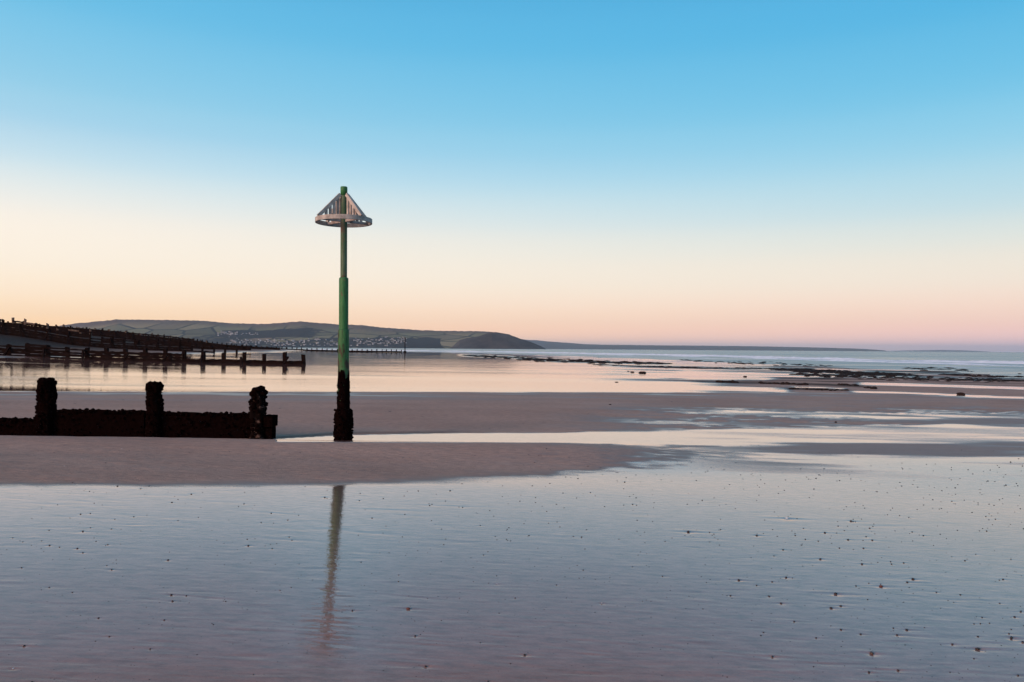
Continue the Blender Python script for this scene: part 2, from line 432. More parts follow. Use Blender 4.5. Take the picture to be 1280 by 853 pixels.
for x, y, s in ((477, 24, 2.5), (570, 34, 2.5), (772, 56, 3), (695, 89, 2.5), (331, 136, 2.5), (370, 133, 2.2), (341, 204, 3), (209, 260, 3), (320, 272, 3.2), (342, 289, 3),
             (441, 257, 2.5), (682, 318, 3.5), (458, 356, 3.5), (99, 349, 2.5), (697, 457, 3.5), (702, 482, 3.5), (670, 557, 3), (865, 575, 2.5), (408, 549, 3),
             (113, 660, 4), (1002, 261, 3.5), (1097, 273, 2.5), (1164, 227, 2.5), (1092, 132, 2.2), (1158, 159, 2.2), (720, 162, 2.2), (145, 803, 4), (615, 672, 3), (298, 10, 2.5),
             (62, 230, 2), (102, 246, 2), (394, 244, 2), (455, 195, 2.2), (371, 190, 2), (468, 156, 2), (210, 427, 2.5), (302, 447, 2.5), (452, 622, 3)):
    SPOTS.append((*z6(x, y), s, 'dark'))
for x, y, s in ((25, 69, 3.2), (163, 82, 2.5), (453, 97, 2.5), (525, 43, 2.5), (433, 741, 5), (827, 695, 4.5), (390, 620, 4), (139, 519, 3.5),
             (952, 417, 2.5), (1058, 358, 2.5), (682, 800, 3.5), (788, 469, 2.5), (1255, 97, 2.2), (660, 298, 2.2), (323, 378, 2.2), (322, 404, 2.2), (172, 327, 2.2), (1085, 50, 2.2), (1222, 8, 2.5)):
    SPOTS.append((*z8(x, y), s, 'dark'))
SPECIAL = [(1090.6, 815.2, 6.5, 'brown', 'rounded brown pebble, the biggest on the wet sand, with a ripple either side', 'pebble'),
           (513.0, 760.0, 5.0, 'red', 'dark red pebble sunk in its own hollow in the wet sand', 'pebble'),
           (1102.0, 732.2, 5.0, 'red', 'small brick red pebble among dark ones on the wet sand', 'pebble'),
           (1045.5, 741.3, 6.0, 'grey', 'flat grey pebble lying just left of the small brick red pebble', 'pebble'),
           (861.5, 664.3, 5.5, 'dark', 'black pebble with a long dark streak of weed beside it', 'pebble'),
           (1264.5, 796.2, 6.5, 'dark', 'long black pebble near the right edge of the wet sand', 'pebble'),
           (1222.4, 809.8, 6.5, 'dark', 'flat black pebble right of the biggest brown pebble', 'pebble'),
           (984.0, 647.8, 6.0, 'shell', 'white scallop shell lying on pale wet sand far from the water', 'seashell'),
           (623.4, 729.4, 3.0, 'shell', 'tiny white shell alone on blue grey wet sand right of the pole reflection', 'seashell'),
           (754.0, 753.1, 3.5, 'shell', 'white shell chip with a faint scratch mark behind it', 'seashell'),
           (21.9, 834.4, 4.0, 'shell', 'white shell in the nearest sand by the bottom left corner', 'seashell'),
           (153.5, 561.5, 3.0, 'shell', 'white shell on the dry bar, closest to the groyne planks', 'seashell'),
           (104.5, 574.0, 2.5, 'shell', 'small white shell halfway down the dry sand bar', 'seashell'),
           (82.5, 582.8, 3.0, 'shell', 'white shell low on the dry sand bar near the wet edge', 'seashell')]
rnd = random.Random(3)
while len(SPOTS) < 250:                                     # smaller ones, thicker towards the sea
    px = 1330 * (1 - rnd.random() ** 1.7 * 0.95) - 30
    py = 570 + 285 * rnd.random() ** 1.35
    if py < 600 - 0.03 * max(0, px - 400): continue
    SPOTS.append((px, py, rnd.uniform(1.4, 2.4), 'dark'))

# ------------------------------------------------------------------ beach: one sheet, fine near the camera, out to the far shore
def beach():
    rows = [-60, -40, -25, -15, -9, -5, -2, 0, 1, 1.8, 2.4, 2.8]
    dep = np.concatenate([np.arange(500, 20, -0.8), np.arange(20, 3, -0.25), np.arange(3, 0.6, -0.05)])
    rows = np.concatenate([rows, CAM_H * FPX / dep])
    t = np.concatenate([np.linspace(-2.4, -0.82, 40), np.linspace(-0.80, 0.80, 760), np.linspace(0.82, 2.4, 40)])
    W = np.maximum(np.where(rows < 6, 6.0, rows), 6.0)
    W[rows < 0] = np.maximum(6.0, -rows[rows < 0])
    Xg = t[None, :] * W[:, None]; Yg = np.repeat(rows[:, None], len(t), 1)
    Zg = ground_z(Xg, Yg)
    Ys = np.maximum(Yg, 0.5)
    pu = 640 + FPX * Xg / Ys
    pv = hz_of(0) * 0 + HZ0 + FPX * (CAM_H - Zg) / Ys + ROLL * (np.clip(pu, -800, 2400) - 640)
    # --- wetness (a property of the sand: where water stands or has drained away)
    n_str = fbm(Xg / 3.2, Yg / 0.55, 21, 4)
    n_far = fbm(Xg / 14.0, Yg / 2.8, 22, 4)
    n_big = fbm(Xg / 5.0, Yg / 2.0, 23, 3)
    n_fine = 0.55 * fbm(Xg / 1.1, Yg / 0.34, 24, 3) + 0.75 * fbm(Xg / 0.36, Yg / 0.15, 25, 3)
    ip = lambda x, a, b: np.interp(x, a, b)
    e_lo = ip(pu, [-400, 0, 400, 700, 850, 1000, 1300], [605, 602, 600, 590, 577, 560, 552]) + (1.6 + 7 * sstep(450, 850, pu)) * n_str + 2.2 * n_big + 1.5 * n_fine
    e_hi = ip(pu, [-400, 338, 347, 700, 900, 1300], [538, 538, 551.5, 552, 555, 560])
    soft = ip(pu, [0, 450, 700, 900, 1100], [8, 9, 16, 26, 34])
    dryB = (1 - sstep(-0.35, 1.0, (pv - e_lo) / soft)) * sstep(0, 3, pv - e_hi)
    dryB = dryB * ip(pu, [480, 720, 900, 1050, 1300], [1.0, 0.80, 0.55, 0.42, 0.30]) + 0
    fr = sstep(480, 820, pu)
    dryB = dryB * (1 - fr) + fr * (0.75 * dryB + 0.25) * sstep(0.18, 0.88, dryB + 0.6 * n_fine) * ip(pu, [700, 860, 1000, 1280], [1.0, 0.72, 0.48, 0.36])
    p_top = ip(pu, [-400, 345, 430, 560, 700, 800, 900, 1000, 1100, 1300], [549, 549, 544, 541.5, 541, 539, 537, 535, 533, 529]) + (0.4 + 3.5 * sstep(560, 850, pu)) * n_str
    psoft = ip(pu, [430, 700, 900, 1100], [0.5, 1.2, 3.0, 4.0])
    d_top = ip(pu, [-400, 0, 900, 1000, 1100, 1280, 1700], [489.5, 489.5, 491, 491.5, 493.5, 498.5, 505]) + 0.35 * n_str
    dryD = sstep(-0.6, 0.9, pv - d_top) * (1 - sstep(-0.7, 0.5, (pv - p_top) / psoft))
    sheen = sstep(-0.15, 0.4, n_str + 0.4 * n_big) * (0.62 * (1 - sstep(493, 508, pv)) + 0.55 * sstep(620, 860, pu) * sstep(500, 520, pv))
    strip = np.abs(pv - ip(pu, [840, 1000, 1300], [512.5, 519, 524.5]) - 3 * n_str) / ip(pu, [840, 1000, 1300], [1.2, 3.2, 6.0])
    strip = (1 - sstep(0.6, 1.5, strip + 0.8 * n_fine)) * sstep(830, 930, pu + 30 * n_fine)
    half = sstep(640, 900, pu) * sstep(500, 516, pv + 5 * n_str) * sstep(-0.35, 0.35, n_fine + 0.4 * n_str) * 0.75
    dryD = dryD * (1 - np.maximum(strip, half))
    dryD = dryD * (1 - sheen) * (1 - 0.12 * (1 - sstep(491, 505, pv)))
    streaky = 0.55 * sstep(760, 1000, pu) * (sstep(510, 522, pv) * (1 - 0.62 * sstep(530, 538, pv) * (1 - sstep(549, 556, pv)))) * (1 - sstep(560, 612, pv)) * sstep(-0.3, 0.3, n_str)
    # bars of drained sand and weedy ground to the seaward right
    rgt = sstep(840, 980, pu + 60 * n_far)
    bars = np.clip(sstep(470, 474, pv + 4 * n_far) * (1 - sstep(-1.5, 0.5, pv - d_top)), 0, 1) * rgt
    bars = np.maximum(bars, 0.8 * sstep(-0.12, 0.25, n_far) * sstep(454, 460, pv) * (1 - sstep(474, 483, pv)) * sstep(690, 900, pu))
    for pts, th in ((((850, 464.5), (960, 467), (1052, 468.5)), 1.9), (((850, 472), (905, 473.5), (968, 474)), 2.0), (((820, 484), (930, 486.5), (990, 488)), 3.4),
                    (((1070, 479.5), (1110, 480.3), (1160, 481.7), (1290, 486)), 2.1), (((1060, 489.5), (1085, 490.2), (1150, 492), (1240, 496), (1290, 498)), 1.5),
                    (((995, 471.5), (1008, 472)), 1.6), (((1095, 470), (1140, 470.6)), 1.0), (((1205, 474.5), (1238, 475.2)), 1.2), (((985, 483.5), (1030, 485), (1060, 486)), 0.9)):
        xs = [a for a, _ in pts]; ys = [b for _, b in pts]
        dd = np.abs(pv - ip(pu, xs, ys)) / th
        endf = sstep(xs[0] - 12, xs[0] + 14, pu) * (1 - sstep(xs[-1] - 14, xs[-1] + 12, pu))
        bars = bars * (1 - endf * (1 - sstep(0.7, 1.2, dd + 0.25 * n_far)))
    drained = 0.12 * sstep(788, 856, pv + 12 * n_big) * (1 - sstep(600, 1200, pu)) * (1 + 0.5 * n_str)
    dull = 0.10 * sstep(0.1, 0.6, n_far) * (pv < 489)
    dry = np.maximum.reduce([dryB, dryD, streaky, bars, dull, drained])
    wet = np.clip(1 - dry, 0, 1)
    u = shore_u(Xg, Yg)
    upper = sstep(0.30, 0.9, Zg + 0.25 * n_far) * sstep(-32, -48, u)
    wet = wet * (1 - upper)
    wet = np.where(Yg < 1.0, 1.0, wet)
    sheen_film = ip(pv + 9 * n_big + 6 * n_str, [560, 625, 680, 730, 780, 840], [1.0, 0.82, 0.50, 0.28, 0.18, 0.0])
    sheen_film = np.clip(sheen_film + 0.34 * sstep(700, 1200, pu) * sstep(640, 740, pv), 0, 1)
    sheen_film = np.clip(sheen_film + 0.30 * np.exp(-((pu - 424 + 10 * n_big) / 85.0) ** 2) * (pv > 590), 0, 1)   # stronger mirror tint added along this column to darken the pole's reflection
    sheen_film = np.where(Yg < 1.0, 0.1, sheen_film)
    shingle = sstep(0.7, 1.5, Zg + 0.3 * n_big) * sstep(-40, -55, u)
    weed = 0.97 * sstep(-0.08, 0.18, fbm(Xg / 11.0, Yg / 2.0, 31, 4)) * sstep(452, 460, pv) * (1 - sstep(474, 487, pv + 5 * n_far)) * sstep(820, 1000, pu + 60 * n_far)
    for pts, th in ((((575, 444), (640, 447), (700, 451.8), (765, 453.4), (840, 455)), 1.6), (((740, 455.5), (800, 458.2), (880, 460.5), (965, 461)), 1.0),
                    (((860, 476.5), (910, 478), (1010, 480), (1090, 484)), 1.4), (((965, 486), (1000, 486.4), (1062, 488)), 1.6), (((960, 461), (1030, 464.5), (1145, 468)), 1.6)):
        xs = [a for a, _ in pts]; ys = [b for _, b in pts]
        dd = np.abs(pv - ip(pu, xs, ys)) / th
        endf = sstep(xs[0] - 10, xs[0] + 20, pu) * (1 - sstep(xs[-1] - 20, xs[-1] + 10, pu))
        weed = np.maximum(weed, 0.85 * endf * (1 - sstep(0.6, 1.3, dd + 0.5 * n_far)))
    # dark foot of the bank beside the gully
    weed = np.maximum(weed, 0.35 * (1 - sstep(0.5, 2.2, np.abs(pv - (p_top - 1.8)))) * sstep(330, 350, pu) * (1 - sstep(500, 640, pu)))
    weed = np.maximum(weed, 0.62 * upper * sstep(-40, -50, u))
    # --- fine relief: ripple marks, scour hollows round pebbles
    Zf = np.zeros_like(Zg)
    def stamp(x, y, rx, ry, h, skew=0.0):
        r0 = np.searchsorted(rows, y - 3 * ry); r1 = np.searchsorted(rows, y + 3 * ry)
        if r1 <= r0: return
        w = W[(r0 + r1) // 2] if r1 < len(W) else W[-1]
        c0 = np.searchsorted(t, (x - 3 * rx) / w); c1 = np.searchsorted(t, (x + 3 * rx) / w)
        if c1 <= c0: return
        dx = Xg[r0:r1, c0:c1] - x; dy = Yg[r0:r1, c0:c1] - y - skew * dx
        Zf[r0:r1, c0:c1] += h * np.exp(-(dx / rx) ** 2 - (dy / ry) ** 2)
    rs = np.random.RandomState(5)
    for (px, py, s, *_r) in SPOTS + SPECIAL:
        if py < 590: continue
        x, y, z = ground_at(px, py)
        m = s * y / FPX; big = s > 2.9
        L = m * rs.uniform(2.0, 4.5) if big else m * 1.8
        stamp(x, y - 0.3 * m, m * 1.0, m * 1.0, -0.12 * m)
        stamp(x + L * rs.uniform(0.2, 0.7), y - m * 0.5, L, m * 0.55, -0.05 * m, rs.uniform(-0.08, 0.08))
        stamp(x + L * rs.uniform(-0.6, 0.4), y + m * 0.9, L * 1.2, m * 0.6, 0.05 * m, rs.uniform(-0.08, 0.08))
    for _ in range(1500):
        py = 598 + 280 * rs.rand() ** 0.7; px = -150 + 1580 * rs.rand()
        y = CAM_H * FPX / (py - HZ0); x = X_at(px, y)
        L = rs.uniform(0.03, 0.15) * (0.5 + y / 8)
        stamp(x, y, L, rs.uniform(0.010, 0.028) * (0.5 + y / 8), rs.choice([-1, 1]) * rs.uniform(0.0002, 0.0008), rs.uniform(-0.12, 0.12))
    for _ in range(75):                                    # broader worn ripple marks
        py = 604 + 270 * rs.rand() ** 0.8; px = -150 + 1580 * rs.rand()
        y = CAM_H * FPX / (py - HZ0); x = X_at(px, y)
        L = rs.uniform(0.08, 0.26) * (0.5 + y / 8); ry = rs.uniform(0.016, 0.034) * (0.5 + y / 8); hh = rs.uniform(0.0004, 0.0012); sk = rs.uniform(-0.16, 0.16)
        stamp(x, y, L, ry, -hh, sk); stamp(x + L * rs.uniform(-0.5, 0.5), y + ry * 1.5, L * rs.uniform(0.5, 0.9), ry * 0.7, hh * 0.8, sk)
    Zg = Zg + Zf
    # dry sand: soft wind and drainage relief
    Zg = Zg + (1 - wet) * (Yg < 30) * (0.008 * fbm(Xg / 0.5, Yg / 0.22, 41, 4) + 0.012 * fbm(Xg / 1.6, Yg / 0.55, 43, 3))
    nr, nc = Xg.shape
    me = bpy.data.meshes.new('beach')
    co = np.stack([Xg, Yg, Zg], -1).reshape(-1, 3)
    i = np.arange((nr - 1) * (nc - 1)); r_, c_ = i // (nc - 1), i % (nc - 1)
    a = r_ * nc + c_
    quads = np.stack([a, a + 1, a + nc + 1, a + nc], -1)
    me.vertices.add(len(co)); me.vertices.foreach_set('co', co.ravel())
    me.loops.add(quads.size); me.loops.foreach_set('vertex_index', quads.ravel().astype(np.int32))
    me.polygons.add(len(quads)); me.polygons.foreach_set('loop_start', (np.arange(len(quads)) * 4).astype(np.int32))
    me.polygons.foreach_set('loop_total', np.full(len(quads), 4, np.int32))
    me.polygons.foreach_set('use_smooth', np.ones(len(quads), bool))
    me.update(calc_edges=True)
    for nm, arr in (('wet', wet), ('weed', weed), ('shingle', shingle), ('sheen_film', sheen_film), ('calm', (0.85 * sstep(11.0, 13.5, Yg) - 0.45 * sstep(24, 32, Yg)) * np.ones_like(wet))):
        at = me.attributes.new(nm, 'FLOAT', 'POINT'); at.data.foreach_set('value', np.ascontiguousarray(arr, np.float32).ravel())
    me.materials.append(M['beach'])
    return tag(link('beach', me), 'wide tidal beach of wet and drained sand', None, None, 'structure')
beach()

# ------------------------------------------------------------------ sea and surf
def sea():
    S = 38000.0
    xs = np.array([-S, -4000, -600, -100, 0, 100, 300, 800, 3000, S]); ys = np.array([-1500, -200, 0, 60, 120, 240, 500, 1500, 5000, 15000, S])
    v = [(x, y, SEA_Z) for y in ys for x in xs]
    f = [(j * len(xs) + i, j * len(xs) + i + 1, (j + 1) * len(xs) + i + 1, (j + 1) * len(xs) + i) for j in range(len(ys) - 1) for i in range(len(xs) - 1)]
    tag(link('sea', mesh_of('sea', v, f, M['sea'])), 'calm pale sea at low tide', None, None, 'structure')
sea()

def breaker(label, u0, y0, y1, hgt, depth, seed, cover=0.5):
    """a low line of surf following the shore: an irregular foamy ridge"""
    step = 1.2
    ys = [y0]
    while ys[-1] < y1: ys.append(ys[-1] + max(0.5, ys[-1] * 0.006) * step)
    ys = np.array(ys)
    cx = u0 - 0.0005 * ys ** 2 + 5 * fbm(ys / 70.0, ys * 0 + seed, seed, 3)
    amp = np.clip((fbm(ys / 28.0, ys * 0 + 3.3 * seed, seed + 2, 4) + cover) * 1.4, 0, 1) * hgt
    v, f = [], []
    prof = [(-1.0, -0.05), (-0.45, 0.35), (-0.1, 0.9), (0.12, 1.0), (0.45, 0.5), (1.0, -0.05)]
    for j, y in enumerate(ys):
        for (dx, h) in prof:
            jit = 0.15 * vnoise(y * 0.9, dx * 7 + seed, seed + 4)
            v.append((cx[j] + dx * depth * (0.6 + 0.4 * amp[j] / hgt), y, SEA_Z - 0.03 + amp[j] * max(h + jit * (h > 0), -0.05)))
    m = len(prof)
    for j in range(len(ys) - 1):
        for i in range(m - 1):
            f.append((j * m + i, j * m + i + 1, (j + 1) * m + i + 1, (j + 1) * m + i))
    tag(link('breaking_wave', mesh_of('breaking_wave', v, f, M['foam'], True)), label, 'wave', 'lines of surf off the beach', 'stuff')
breaker('long white line of surf, the farthest out from the rocks', 104, 60, 900, 0.55, 3.0, 1, 0.75)
breaker('broken white surf just inside the long outer line', 88, 60, 700, 0.30, 2.0, 2, 0.4)
breaker('thin ripple of foam nearest to the weedy rocks', 70, 45, 500, 0.12, 1.2, 3, 0.2)

# ------------------------------------------------------------------ far land
def ridge_mesh(name, label, px0, px1, npx, y_shore, y_ridge, y_back, outline, shape, mats, seed, rough=6.0, cut=None):
    """a hill as a height field: bearings px0..px1, from its shore over its ridge and down behind"""
    pxs = np.linspace(px0, px1, npx); rr = np.concatenate([np.linspace(0, 1, 34), np.linspace(1.06, 1.8, 12)])
    ox = np.array([a for a, _ in outline], float); oy = np.array([b for _, b in outline], float)
    top = CAM_H + (hz_of(pxs) - np.interp(pxs, ox, oy)) / FPX * y_ridge
    P, Rr = np.meshgrid(pxs, rr)
    Yv = np.where(Rr <= 1, y_shore + (y_ridge - y_shore) * Rr, y_ridge + (y_back - y_ridge) * (Rr - 1) / 0.8)
    T = np.repeat(top[None, :], len(rr), 0)
    Xv = (P - 640) / FPX * Yv
    prof = np.where(Rr <= 1, shape(Rr, P), np.clip(1 - ((Rr - 1) / 0.8) ** 1.5, 0, 1))
    Z = T * prof + SEA_Z - 1.5 * (1 - prof)
    Z = Z + rough * fbm(Xv / 420.0, Yv / 420.0, seed, 4) * np.clip(Rr * 3, 0, 1) * (1 - np.clip((Rr - 0.75) / 0.25, 0, 1) * 0.8) * np.clip(T / 60, 0, 1)
    Z = Z + 1.6 * rough / 6.0 * vnoise(Xv / 16.0, Yv / 60.0, seed + 3) * (np.abs(Rr - 1) < 0.25) * np.clip(T / 80, 0, 1)
    nr, nc = Z.shape
    v = np.stack([Xv, Yv, Z], -1).reshape(-1, 3)
    f = [(j * nc + i, j * nc + i + 1, (j + 1) * nc + i + 1, (j + 1) * nc + i) for j in range(nr - 1) for i in range(nc - 1)]
    me = mesh_of(name, v, f, mats, True)
    pvv = hz_of(P) - (Z - CAM_H) * FPX / Yv
    return tag(link(name, me), label, None, None, 'structure'), me, P, Rr, pvv, Xv, Yv, Z

HILL_OUT = [(-900, 428), (-300, 420), (0, 413), (60, 410), (80, 406.5), (100, 404), (112, 403), (145, 399.5), (200, 400), (250, 401), (285, 404), (330, 405), (375, 402), (420, 405.5),
            (440, 406), (456, 407), (475, 409.5), (500, 411), (530, 413), (560, 414), (612, 414.5), (625, 417), (640, 421), (660, 430), (668, 436)]
hill, hme, HP, HR, HPV, HX, HY, HZg = ridge_mesh('hill', 'long low hill of fields and woods across the bay', -700, 668, 700, 4900, 6300, 8200, HILL_OUT,
                                         lambda r, p: np.where(r < 0.04, r / 0.04 * 0.03, 0.03 + 0.97 * np.clip((r - 0.04) / 0.96, 0, 1) ** 1.15), M['land'], 51, 9.0)
ip = np.interp
rel = (HPV - ip(HP, [a for a, _ in HILL_OUT], [b for _, b in HILL_OUT])) / np.maximum(hz_of(HP) - ip(HP, [a for a, _ in HILL_OUT], [b for _, b in HILL_OUT]), 2)   # 0 ridge .. 1 shore
n_h = fbm(HX / 500, HY / 700, 61, 4)
heath = np.clip(sstep(0.30, 0.05, rel + 0.12 * n_h), 0, 1)
wood = 0.60 * sstep(0.48, 0.66, rel + 0.30 * n_h) * sstep(190, 260, HP)
wood = np.maximum(wood, 0.85 * sstep(12, 4, np.abs(HPV - 418 - 12 * n_h)) * sstep(262, 300, HP + 40 * n_h) * (1 - sstep(350, 430, HP + 50 * n_h)))
wood = np.maximum(wood, 1.0 * sstep(0.0, 0.2, 1 - ((HP - 533) / 24) ** 2 - ((HPV - 434) / 13) ** 2))
wood = np.maximum(wood, 0.75 * sstep(0.35, 0.6, rel) * (1 - sstep(150, 200, HP)) * sstep(-0.2, 0.2, n_h))
wood = wood * (1 - 0.9 * sstep(0.0, 0.3, 1 - ((HP - 565) / 16) ** 2 - ((HPV - 428) / 10) ** 2))
for nm, arr in (('heath', heath), ('wood', wood)):
    at = hme.attributes.new(nm, 'FLOAT', 'POINT'); at.data.foreach_set('value', np.ascontiguousarray(arr, np.float32).ravel())

HEAD_OUT = [(562, 436), (568, 431), (574, 425.5), (582, 423), (600, 420), (608, 417), (615, 415), (624, 416.0), (634, 417.4), (642, 420.4), (650, 423.4), (658, 426), (667, 429), (675, 432.3), (681, 435), (683, 437)]
head, dme, *_ = ridge_mesh('headland', 'dark steep headland falling to the sea', 561, 684, 160, 4350, 4560, 5000, HEAD_OUT,
                           lambda r, p: np.clip(r, 0, 1) ** 0.95, M['cliff'], 71, 5.0)
FAR_OUT = [(600, 420), (640, 423), (660, 425), (672, 425.4), (680, 426.6), (700, 428), (715, 429), (730, 430.4), (752, 431), (800, 431.6), (860, 432.2), (910, 432.6), (958, 433.2), (1010, 434.3), (1063, 435.6), (1085, 436.6), (1106, 438.2), (1112, 440)]
ridge_mesh('far_coast', 'low blue coast fading away beyond the headland', 600, 1111, 220, 14000, 16500, 20000, FAR_OUT, lambda r, p: np.clip(r, 0, 1) ** 0.9, M['far_land'], 81, 8.0)
FAR2 = [(1090, 440), (1120, 438.6), (1150, 438.0), (1178, 437.6), (1200, 438.0), (1222, 438.8), (1240, 440.2)]
ridge_mesh('faint_island', 'faint sliver of land on the horizon', 1092, 1240, 60, 24000, 27000, 31000, FAR2, lambda r, p: np.clip(r, 0, 1) ** 0.9, M['far_land'], 91, 3.0)

# ------------------------------------------------------------------ village on the far shore
def house_mesh(seed, wall):
    rs = np.random.RandomState(seed)
    w, d, h, rf = rs.uniform(9, 17), rs.uniform(7, 9), rs.uniform(5, 8), rs.uniform(2.2, 3.6)
    a, b = w / 2, d / 2
    v = [(-a, -b, -2), (a, -b, -2), (a, b, -2), (-a, b, -2), (-a, -b, h), (a, -b, h), (a, b, h), (-a, b, h), (-a, 0, h + rf), (a, 0, h + rf)]
    f = [(0, 1, 5, 4), (1, 2, 6, 9, 5), (2, 3, 7, 6), (3, 0, 4, 8, 7)]
    o = 0.4
    r0 = len(v)
    v += [(-a - o, -b - o, h - 0.25), (a + o, -b - o, h - 0.25), (a + o, 0, h + rf + 0.2), (-a - o, 0, h + rf + 0.2), (a + o, b + o, h - 0.25), (-a - o, b + o, h - 0.25)]
    f2 = [(r0, r0 + 1, r0 + 2, r0 + 3), (r0 + 3, r0 + 2, r0 + 4, r0 + 5)]
    c0 = len(v); cx = a * 0.6
    cv, cf = box(cx, 0, h + rf + 0.4, 1.2, 0.9, 2.0)
    v += cv; f3 = [tuple(i + c0 for i in q) for q in cf]
    return mesh_of('house', v, f + f2 + f3, [wall, M['slate']], False, [0] * len(f) + [1] * len(f2) + [0] * len(f3))
HOUSES = [house_mesh(s, M[w]) for s, w in ((1, 'wall_white'), (2, 'wall_white'), (3, 'wall_white'), (4, 'wall_cream'), (5, 'wall_cream'), (6, 'wall_stone'))]
VILL = [('white houses strung along the wooded slope above the groynes', 'tiny white house in the hillside cluster above the rest of the village', 34,
         lambda r: (r.uniform(269, 296), r.gauss(417.2, 1.2))),
        ('houses in the short row beside the hillside cluster', 'tiny white house in the thin row right of the hillside cluster across the bay', 12, lambda r: (r.uniform(296, 328), r.gauss(417.6, 0.7))),
        ('houses of the village farthest left', 'tiny pale house at the left end of the village above the groyne tips', 60, lambda r: (r.uniform(287, 345), r.gauss(427.5, 1.7))),
        ('houses of the village left of the beacon', 'tiny pale house of the village on the far shore left of the beacon', 90, lambda r: (r.uniform(338, 424), 424 + 8.5 * r.random() ** 0.7)),
        ('houses of the village right of the beacon', 'tiny pale house of the village on the far shore right of the beacon', 100, lambda r: (436 + 72 * r.random() ** 0.9, r.gauss(427.2, 2.6)))]
vr = random.Random(12)
pxs_h = HP[0]
for grp, lab, n, fn in VILL:
    for _ in range(n):
        px, py = fn(vr); py = min(max(py, 414), 432.5)
        c = int(np.clip(np.searchsorted(pxs_h, px), 1, len(pxs_h) - 1))
        colv = HPV[:34, c]; j = int(np.argmin(np.abs(colv - py)))
        o = link('house', vr.choice(HOUSES), None, (float(HX[j, c]), float(HY[j, c]), float(HZg[j, c]) - 0.5))
        o.rotation_euler.z = vr.gauss(0.1, 0.45)
        sc_ = vr.uniform(0.5, 0.88); o.scale = (sc_, sc_, sc_)
        tag(o, lab, 'house', grp)

# ------------------------------------------------------------------ groynes
def plank_mesh(L, th, h, seed, amp, nx=None):
    """a horizontal board with a ragged, crusted outline; origin at its lower left end"""
    nx = nx or max(6, int(L / 0.05)); nz = max(3, int(h / 0.05))
    v, f = [], []
    gx_, gz_ = np.meshgrid(L * np.arange(nx + 1) / nx, h * np.arange(nz + 1) / nz)
    Q = np.stack([vnoise(gx_ * 14 + seed * 5.1, gz_ * 14 + sd_ * 40, seed) for sd_ in (0, 1)])
    lx = L * np.arange(nx + 1) / nx
    E = np.stack([0.8 * (vnoise(lx * 17 + seed, lx * 0 + sd_ * 0.4 + 9.1, seed + 2) + 0.5 * vnoise(lx * 41, lx * 0 + 7.7, seed + 3)) for sd_ in (0, 1)])
    for side in (0, 1):
        for j in range(nz + 1):
            for i in range(nx + 1):
                x = L * i / nx; z = h * j / nz
                q = amp * Q[side, j, i]
                e = amp * E[side, i] if j == nz else 0.0
                y = (-th / 2 - abs(q)) if side == 0 else (th / 2 + abs(q))
                v.append((x, y, z + e))
    k = (nx + 1) * (nz + 1)
    for side in (0, 1):
        for j in range(nz):
            for i in range(nx):
                a = side * k + j * (nx + 1) + i; q = (a, a + 1, a + nx + 2, a + nx + 1)
                f.append(q if side == 0 else q[::-1])
    for j, fl in ((0, True), (nz, False)):
        for i in range(nx):
            a = j * (nx + 1) + i; q = (a, a + 1, k + a + 1, k + a)
            f.append(q[::-1] if fl else q)
    for i, fl in ((0, False), (nx, True)):
        for j in range(nz):
            a = j * (nx + 1) + i; q = (a, a + nx + 1, k + a + nx + 1, k + a)
            f.append(q[::-1] if fl else q)
    return v, f

